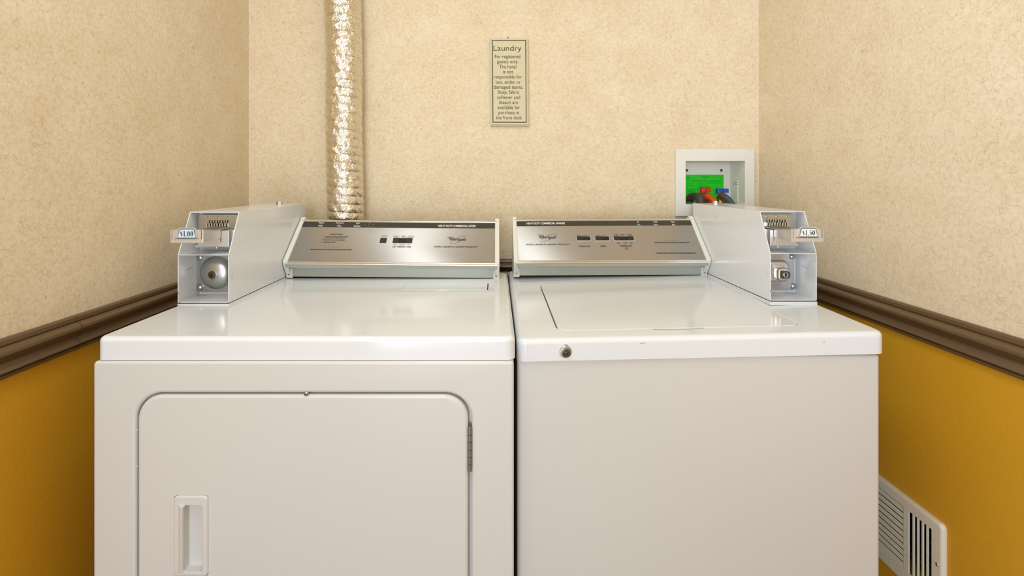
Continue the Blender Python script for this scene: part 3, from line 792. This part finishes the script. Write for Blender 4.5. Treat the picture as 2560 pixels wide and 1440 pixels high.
# ------------------------------------------------------------------ washer (right machine)
WX0, WX1, WYF, WYB = .0388, .7299, .9180, 1.565
def WT(p):                               # the lifted top panel sits a little higher at its right and rear
    return Vector((p.x, p.y, p.z-.2999+.0217*(p.x-.0388)+.0150*(p.y-.918)+ZC))
WU = lambda u, v, w_: WT(Vector((u, v, w_)))
washer = thing('washing_machine', (.385, 1.24, 0), 'white commercial top-loading washing machine on the right with a $1.50 coin box', 'washing machine')
b = NB()
slab(b, .0400, .7222, .03, Z(-.3310), .005, -(WYB-.924), 0, .007, FR(.924), seg=4)
for x in (.08, .68):
    for y in (.98, 1.50): lathe(b, [(.018, 0), (.018, .012), (.008, .014), (.008, .04)], (x, y, 0), (0, 0, 1), 14)
obj('cabinet', b, M_ENAMEL_FRONT, washer)
b = NB()
slab(b, WX0, WX1, WYF, WYB, .018, -.0410, 0, .010, WU, seg=6,
     holes=[(.1205, .6010, .9640, 1.3620, .026, .016, .0018, True)])
# shallow finger scoop in front of the lid
wt = obj('top_panel', b, M_ENAMEL, washer)
b = NB()
slab(b, .1232, .6005, .9646, 1.3614, .025, -.014, .0004, .0028, WU, seg=4)
lid = obj('lid', b, M_ENAMEL, washer)
b = NB()
n = 22; c0 = Vector((.3565, .9660)); prev = None
for i in range(6):      # finger grip: a shallow dish at the lid's front edge
    k = i/5; cur = [b.verts.new(WU(c0.x+math.cos(2*math.pi*j/n)*.052*(1-k*.97), c0.y-.004+math.sin(2*math.pi*j/n)*.0055*(1-k*.9), .0006-.0012*k)) for j in range(n)]
    if prev: bridge(b, prev, cur)
    prev = cur
b.faces.new(prev)
obj('finger_grip', b, M_ENAMEL, lid)
b = NB(); quad(b, [(.1207, .985), (.1228, .985), (.1228, 1.345), (.1207, 1.345)], -.010, WU); obj('lid_gap', b, M_GAP, wt)
# round key lock in the front lip
lc = at(1414, 879, WYF-.0); b = NB()
lathe(b, [(.0115, 0), (.0115, .0015), (.0105, .0028), (.0088, .0030), (0, .0030)], (lc.x, WYF, lc.z), (0, -1, 0), 32)
lathe(b, [(.0080, .0026), (.0080, .0046), (.0068, .0052), (.0052, .0050), (.0046, .0040), (0, .0040)], (lc.x+.0004, WYF, lc.z-.0012), (0, -1, 0), 28, 1)
lathe(b, [(.0034, .0038), (.0034, .0047), (0, .0049)], (lc.x+.0004, WYF, lc.z-.0012), (0, -1, 0), 20, 1)
box(b, lc.x-.0040, lc.x+.0036, WYF-.0018, WYF+.001, lc.z+.0095, lc.z+.0135, .0008)
box(b, lc.x-.0030, lc.x-.0018, WYF-.0066, WYF-.0050, lc.z-.0035, lc.z-.0020, 0, 2)
box(b, lc.x+.0016, lc.x+.0030, WYF-.0066, WYF-.0050, lc.z-.0035, lc.z-.0020, 0, 2)
obj('key_lock', b, [M_SATIN, M_LOCKDARK, M_BLACK], wt)
# small scuffs on the lip
b = NB()
for px, py, a, c in ((1604, 858, .0028, .0009), (1611, 857, .0012, .0012), (2060, 855, .002, .0008)):
    p = at(px, py, WYF-.0003); quad(b, [(p.x-a, p.z-c), (p.x+a, p.z-c*.6), (p.x+a*.7, p.z+c), (p.x-a*.8, p.z+c*.5)], 0, lambda u, v, w_: Vector((u, WYF-.0003, v)))
obj('scuff_marks', b, M_DIRT, wt, recalc=False)['kind'] = 'stuff'

w_texts = [('HEAVY DUTY COMMERCIAL WASHER', 1364, 558.6, 96, 4.6, 'biw'), ('In', 1594.5, 554.8, 4.5, 2.8, 'bw'), ('Use', 1597, 562, 7, 2.8, 'bw'),
           ('Wash', 1638, 554.8, 10, 2.8, 'bw'), ('Rinse', 1640, 562, 10, 2.8, 'bw'), ('Final', 1681.5, 554.8, 9, 2.8, 'bw'), ('Spin', 1684, 562, 8, 2.8, 'bw'),
           ('Whirlpool', 1368.5, 593.3, 43, 6.4, 'b'), ('WORLD LEADER IN LAUNDRY PRODUCTS', 1369.5, 611.3, 110, 3.0, 'bi'),
           ('SMALL', 1448, 588.6, 10, 1.8, ''), ('LARGE', 1463.5, 588.6, 10, 1.8, ''), ('WATER LEVEL', 1461, 616, 29, 2.8, 'b'),
           ('SLOW', 1495, 588.6, 9, 1.8, ''), ('FAST', 1510, 588.6, 9, 1.8, ''), ('SPEED', 1508.5, 615.6, 14, 2.8, 'b'),
           ('COLORS', 1540.5, 585.8, 12, 1.8, ''), ('COLD', 1542, 588.4, 8, 1.8, ''), ('PERM', 1556, 585.8, 9, 1.8, ''), ('PRESS', 1557, 588.4, 10, 1.8, ''), ('REGULAR', 1573, 585.8, 15, 1.8, ''), ('WHITES', 1574, 588.4, 11, 1.8, ''),
           ('COLD', 1546.5, 605.8, 9, 2, ''), ('COLD', 1547, 608.8, 9, 2, ''), ('WARM', 1562.5, 605.8, 10, 2, ''), ('COLD', 1563, 608.8, 9, 2, ''), ('HOT', 1578, 605.8, 7, 2, ''), ('COLD', 1579, 608.8, 9, 2, ''),
           ('TEMPERATURE', 1564.5, 615, 31, 2.8, 'b'), ('WASH', 1566.5, 619.6, 9, 2, ''), ('RINSE', 1566.5, 622.4, 9, 2, ''),
           ('DO NOT OVERLOAD', 1678, 601, 36, 1.6, 'r'), ('MACHINE WILL NOT OPERATE WHEN LID IS UP', 1680, 606.6, 87, 2.2, 'bi'),
           ('OPERATING INSTRUCTIONS UNDER LID', 1690, 633, 99, 3.0, 'bi')]
w_marks = [('loop', logo(1371, 594.4), .0006), ('line', [(1344, 588), (1360, 588)], .0011), ('line', [(1348, 589.6), (1359, 590)], .0010)]
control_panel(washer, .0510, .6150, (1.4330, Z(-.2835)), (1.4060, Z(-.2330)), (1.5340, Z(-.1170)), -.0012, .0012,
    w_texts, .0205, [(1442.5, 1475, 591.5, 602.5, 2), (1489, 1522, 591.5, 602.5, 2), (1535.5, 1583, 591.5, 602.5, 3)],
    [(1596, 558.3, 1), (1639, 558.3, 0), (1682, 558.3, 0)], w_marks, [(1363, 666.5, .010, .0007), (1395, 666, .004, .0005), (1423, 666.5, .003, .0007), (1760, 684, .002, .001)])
coin_box(washer, .6168, .7225, 1.1075, 1, '$1.50', M_TAGWHITE, M_INK, Z(-.2836), 'white coin box with a black-edged $1.50 card')

# ------------------------------------------------------------------ exhaust duct
duct = NB(); R0 = .0575; pitch = .0258; zb_, zt_ = .62, H; NT = 96; per = 16
nz = int((zt_-zb_)/pitch*per)
prev = None
for i in range(nz+1):
    z = zb_+(zt_-zb_)*i/nz; h_ = (z-Z(-.08))
    cxx = -.4830-.0045*h_/.4+.0012*math.sin(z*13); cyy = 1.577
    cur = []
    for j in range(NT):
        a = 2*math.pi*j/NT; ph = (z/pitch+j/NT) % 1.0
        rad = R0-.0044*(1-abs(math.sin(math.pi*ph))**.32)+.0007*math.sin(a*5+z*41)*math.sin(z*67+a*3)+.0005*math.sin(a*11+z*130)
        if i == nz or i == 0: pass
        cur.append(duct.verts.new((cxx+rad*math.cos(a), cyy+rad*math.sin(a), z)))
    if prev: bridge(duct, prev, cur)
    prev = cur
tag(obj('exhaust_duct', duct, M_FOIL, origin=(-.483, 1.577, zb_), smooth=60, wn=False),
    'silver foil flexible exhaust duct rising up the back wall behind the dryer', 'duct')

# ------------------------------------------------------------------ wall sign
sx0, sx1, sz0, sz1 = -.0205, .1085, Z(.1765), Z(.4675)
YS = YB-.0002
sign = thing('wall_sign', ((sx0+sx1)/2, YB, sz0), 'khaki rectangular laundry notice board with dark writing on the back wall', 'sign')
scx, scz = (sx0+sx1)/2, (sz0+sz1)/2
def SM(u, v, w_):                       # very slightly turned, as it hangs
    a = math.radians(.45); du, dv = u-scx, v-scz
    return Vector((scx+du*math.cos(a)-dv*math.sin(a)*-1*-1, YS-w_, scz+dv*math.cos(a)+du*math.sin(a)*-1*-1*0+du*math.sin(a)*-.3))
b = NB()
slab(b, sx0, sx1, sz0, sz1, .002, 0, .010, .003, SM, seg=3, n=3)
slab(b, sx0+.005, sx1-.005, sz0+.005, sz1-.005, .001, .008, .0125, .0012, SM, seg=2, n=3)
obj('board', b, M_SIGN, sign)
b = NB()
bx0, bx1, bz0, bz1 = sx0+.0095, sx1-.0095, sz0+.0120, sz1-.0085
stroke(b, [(bx0, bz0), (bx1, bz0), (bx1, bz1), (bx0, bz1)], .0026, .0128, SM, 0, closed=True)
bw = .0026
for (a0, a1, c0_, c1_) in ((bx0-bw/2, bx1+bw/2, bz0-bw/2, bz0+bw/2), (bx0-bw/2, bx1+bw/2, bz1-bw/2, bz1+bw/2), (bx0-bw/2, bx0+bw/2, bz0, bz1), (bx1-bw/2, bx1+bw/2, bz0, bz1)):
    quad(b, [(a0, c0_), (a1, c0_), (a1, c1_), (a0, c1_)], .0129, SM)
obj('border_line', b, M_SIGNINK, sign, recalc=False)
b = NB(); sI = YB/F_PX
ZS = lambda py: ZC-(py-PY0)*(YB-.0125)/F_PX
XS = lambda px: (px-PX0)*(YB-.0125)/F_PX
text(b, 'Laundry', XS(1269.3), ZS(120.3), 69.5*sI, .0182, SM, .0130, off=-.004)
rows = [('For registered', 63), ('guests only.', 53), ('The hotel', 42), ('is not', 25), ('responsible for', 67.5), ('lost, stolen or', 61.5), ('damaged items.', 72),
        ('Soap, fabric', 53), ('softener and', 57), ('bleach are', 46.5), ('available for', 56), ('purchase at', 52), ('the front desk.', 65.5)]
for k, (s, wpx) in enumerate(rows):
    py = 141.3+k*12.72
    text(b, s, XS(1269.3+k*.25), ZS(py), wpx*sI, .0113, SM, .0130, off=.0)
obj('lettering', b, M_SIGNINK, sign, recalc=False)
b = NB(); screw(b, (XS(1270), YB-.001, Z(.4715)), (0, -1, 0), .002); obj('nail', b, [M_LOCKDARK, M_GAP], sign)

# ------------------------------------------------------------------ recessed water outlet box
YO = YB-.0120
ob = thing('water_outlet_box', (.726, YB, Z(-.12)), 'white recessed washer outlet box in the back wall with red and blue valves', 'utility box')
b = NB()
ox0, ox1, oz0, oz1 = .5960, .8570, Z(-.1235), Z(.1010)
ih = (.6280, .8240, Z(-.0830), Z(.0600))
slab(b, ox0, ox1, oz0, oz1, .002, -.0118, 0, .0025, FR(YO), holes=[(*ih, .004, .0118, .001, False)], seg=3, n=4, back=False)
frame = obj('face_frame', b, M_PLASTIC, ob)
b = NB()      # tray walls and back, slightly drafted
yb2 = YB+.085
A = ring(b, rr(ih[0]-.0005, ih[1]+.0005, ih[2]-.0005, ih[3]+.0005, .004, 4), .0, lambda u, v, w_: Vector((u, YB-.001, v)))
C_ = ring(b, rr(ih[0]+.003, ih[1]-.003, ih[2]+.002, ih[3]-.002, .006, 4), .0, lambda u, v, w_: Vector((u, yb2, v)))
bridge(b, A, C_); b.faces.new(C_)
# moulded ribs on the right side wall
for z0, z1 in ((.002, .006), (-.004, .000)):
    box(b, .8185, .8235, YB+.030, YB+.062, Z(z0-.012), Z(z1-.012), .0006)
box(b, .8200, .8235, YB+.030, YB+.060, Z(-.080), Z(-.018), .002)
obj('recess', b, M_PLASTIC, ob)
for px, py, r_ in ((1803, 426, .0045), (1716.5, 426, .0045)):
    c = at(px, py, yb2); b = NB(); screw(b, (max(c.x, .6365), yb2-.001, c.z), (0, -1, 0), r_); obj('screw', b, [M_LOCKDARK, M_BLACK], ob)
b = NB()
for px, py, a in ((1863.5, 396.5, .0012), (1861, 403, .0022), (1876, 376.5, .0016), (1810, 371.5, .0010), (1864, 408, .0011)):
    c = at(px, py, YO-.0002); quad(b, [(c.x-a*1.3, c.z-a*.4), (c.x+a, c.z-a*.3), (c.x+a*1.2, c.z+a*.3), (c.x-a*.7, c.z+a*.4)], 0, lambda u, v, w_: Vector((u, YO-.0002, v)))
obj('chipped_specks', b, M_CHIP, frame, recalc=False)['kind'] = 'stuff'
def valve(px, py, lever, pw, ph, label):
    yv = YB+.022; c = at(px, py, yv)
    b = NB()
    lathe(b, [(.0115, -.040), (.0115, -.026), (.0135, -.024), (.0135, -.016), (.0095, -.014), (.0095, -.006), (.0055, -.005), (.0055, .0)], (c.x-.004, yv+.004, c.z-.004), (0, 0, 1), 8)
    lathe(b, [(.0100, 0), (.0100, .012), (.0125, .013), (.0125, .018), (.0105, .020)], (c.x-.002, yv+.002, c.z-.026), (.35, -1, -.25), 20)
    v = obj('valve', b, M_BRASS, ob)
    b = NB(); hw, hh = pw*yv/F_PX/2, ph*yv/F_PX/2
    slab(b, c.x-hw, c.x+hw*.10, yv-.008, yv+.012, .006, c.z-hh*1.15, c.z+hh, .0012, lambda u, v_, w_: Vector((u, v_, w_)), seg=2)
    slab(b, c.x-hw*.1, c.x+hw, yv-.005, yv+.006, .002, c.z-hh*.8, c.z+hh*.95, .0012, lambda u, v_, w_: Vector((u, v_, w_)), seg=2)
    obj('lever', b, lever, v, label=label)
valve(1764, 476, M_RED, 25, 11.5, 'red lever'); valve(1806, 477, M_BLUE, 29, 12, 'blue lever')
def hose(name, pts, r, m, label, collar=None):
    b = NB(); P = [at(px, py, y) for px, py, y in pts]; tube(b, P, r, 18)
    if collar:
        d = (P[1]-P[0]).normalized(); lathe(b, [(r*1.22, -.002), (r*1.28, .004), (r*1.22, .010)], P[0], d, 20, 1)
    tag(obj(name, b, [m, M_BRASS], origin=P[0]), label, 'hose')
hose('supply_hose', [(1761, 489, 1.650), (1771, 493, 1.633), (1783, 503, 1.615), (1790, 525, 1.600), (1790, 590, 1.600), (1785, 700, 1.600)], .0098, M_REDHOSE,
     'orange-red water hose under the red valve in the outlet box', True)
hose('supply_hose', [(1803, 490, 1.650), (1813, 493, 1.633), (1826, 505, 1.615), (1833, 525, 1.600), (1833, 590, 1.600), (1828, 700, 1.600)], .0105, M_BLUEHOSE,
     'slate blue-grey water hose under the blue valve in the outlet box', True)
hose('drain_hose', [(1724, 504, 1.688), (1724.5, 499, 1.686), (1729, 493, 1.674), (1737, 491.5, 1.652), (1746, 494, 1.627), (1752, 503, 1.603), (1754, 590, 1.600), (1754, 700, 1.600)], .0138, M_BLACKHOSE,
     'thick black drain hose bent into the left of the outlet box')

# green inspection tag on the back of the recess
b = NB(); yt_ = yb2-.0016
g0, g1 = at(1712.5, 437, yt_), at(1809, 512, yt_)
gx0 = max(g0.x, ih[0]+.004)
TM = lambda u, v, w_: Vector((u, yt_-w_, v))
slab(b, gx0, g1.x, g1.z, g0.z, .0008, -.0004, 0, 0, TM, n=2)
def TX(px): return at(px, 450, yt_).x
def TZ(py): return at(1760, py, yt_).z
for s, px, py, pw, ph, off in (('APPROVED', 1762, 469.3, 31, 3.6, .03),):
    text(b, s, TX(px), TZ(py), TX(px+pw/2)-TX(px-pw/2), ph*yt_/F_PX, TM, .0004, off=off, mi=1)
ringp = [(TX(1719.5)+.006*math.cos(2*math.pi*i/20), TZ(447)+.0062*math.sin(2*math.pi*i/20)) for i in range(20)]
stroke(b, ringp, .0008, .0004, TM, 1, closed=True)
stroke(b, [(TX(1719.5), TZ(444.5)), (TX(1719.5), TZ(449.5))], .0009, .0004, TM, 1); stroke(b, [(TX(1717.6), TZ(445.2)), (TX(1721.4), TZ(445.2))], .0008, .0004, TM, 1)
random.seed(11)
def scrawl(pa, pb, py, amp, mi=1, wd=.0005):
    n = int((pb-pa)*2.2); P = []
    for i in range(n):
        P.append((TX(pa+(pb-pa)*i/n+random.uniform(-.4, .4)), TZ(py+amp*math.sin(i*1.7)*random.uniform(.3, 1)-(pb-pa)*.0)))
    stroke(b, P, wd, .0004, TM, mi)
scrawl(1728, 1768, 452.5, 2.3); scrawl(1770, 1804, 453, 2.6); scrawl(1744, 1760, 459.5, 1.6); scrawl(1743, 1768, 463.5, 1.8); scrawl(1782, 1787, 475, 2)
for (pa, pb, py) in ((1753, 1773, 441.8), (1755, 1771, 444.2), (1801, 1807, 444), (1801, 1807, 446.4), (1717, 1733, 459), (1763, 1803, 459), (1717, 1732, 464), (1717, 1747, 475), (1717, 1736, 479), (1722, 1741, 483), (1717, 1745, 488), (1784, 1792, 486), (1717, 1740, 498), (1784, 1792, 480)):
    quad(b, [(TX(pa), TZ(py)), (TX(pb), TZ(py)), (TX(pb), TZ(py-.6)), (TX(pa), TZ(py-.6))], .0004, TM, 1)
M_GREENINK = mat('dark_green_ink', (10, 92, 14), .6)
tag(obj('inspection_tag', b, [M_GREEN, M_GREENINK], origin=(gx0, yt_, g1.z), recalc=False),
    'bright green paper inspection tag stuck inside the water outlet box', 'tag')

# ------------------------------------------------------------------ floor register on the right wall
vy0, vy1, vz0, vz1 = .9560, 1.2850, Z(-.8600), Z(-.6740)
vent = thing('air_vent', (XR, (vy0+vy1)/2, vz0), 'beige metal air register with louvers low on the right wall beside the washer', 'vent')
VM = lambda u, v, w_: Vector((XR-w_, u, v))
b = NB()
lo = (1.0470, 1.2250); s0, s1 = .9795, 1.0345; zz0, zz1 = Z(-.8290), Z(-.6970)
slab(b, vy0, vy1, vz0, vz1, .010, 0, .0090, .0060, VM, seg=5,
     holes=[(s0, s1, zz0, zz1, .0005, .0030, 0, False), (lo[0], lo[1], zz0, zz1, .0005, .0088, 0, False)], back=False)
vf = obj('face_plate', b, M_VENT, vent)
npit = (zz1-zz0)/10
for k in range(10):
    b = NB(); z1 = zz1-npit*k; prism(b, [(0.0078, z1-.0035), (.0068, z1-.0025), (-.004, z1-npit+.0012), (.0065, z1-npit-.0004), (.0080, z1-npit+.0006)], lo[0], lo[1], 0, 0, lambda x, a, c: Vector((XR-a, x, c)))
    obj('louver', b, M_VENT, vf)
for k in range(4):
    y = s0+(s1-s0)*(k+1)/5; b = NB(); box(b, XR-.0085, XR-.0055, y-.0018, y+.0018, zz0, zz1, .0004); obj('upright_vane', b, M_VENT, vf)
b = NB()
box(b, XR+.055, XR+.058, VY0, VY1, VZ0, VZ1); obj('damper_back', b, M_DUCTDARK, vent)
b = NB()
for k in range(6):
    z1 = Z(-.700)-.0225*k; prism(b, [(.012, z1), (.030, z1-.012), (.031, z1-.011), (.013, z1+.001)], VY0+.002, VY1-.002, 0, 0, lambda x, a, c: Vector((XR+a, x, c)))
obj('damper_blades', b, mat('dull_damper_steel', (74, 76, 78), .6, metal=.4), vent)
b = NB(); screw(b, VM(.9665, Z(-.7570), .0088), (-1, 0, 0), .0034); obj('screw', b, [M_CHROME, M_GAP], vent)
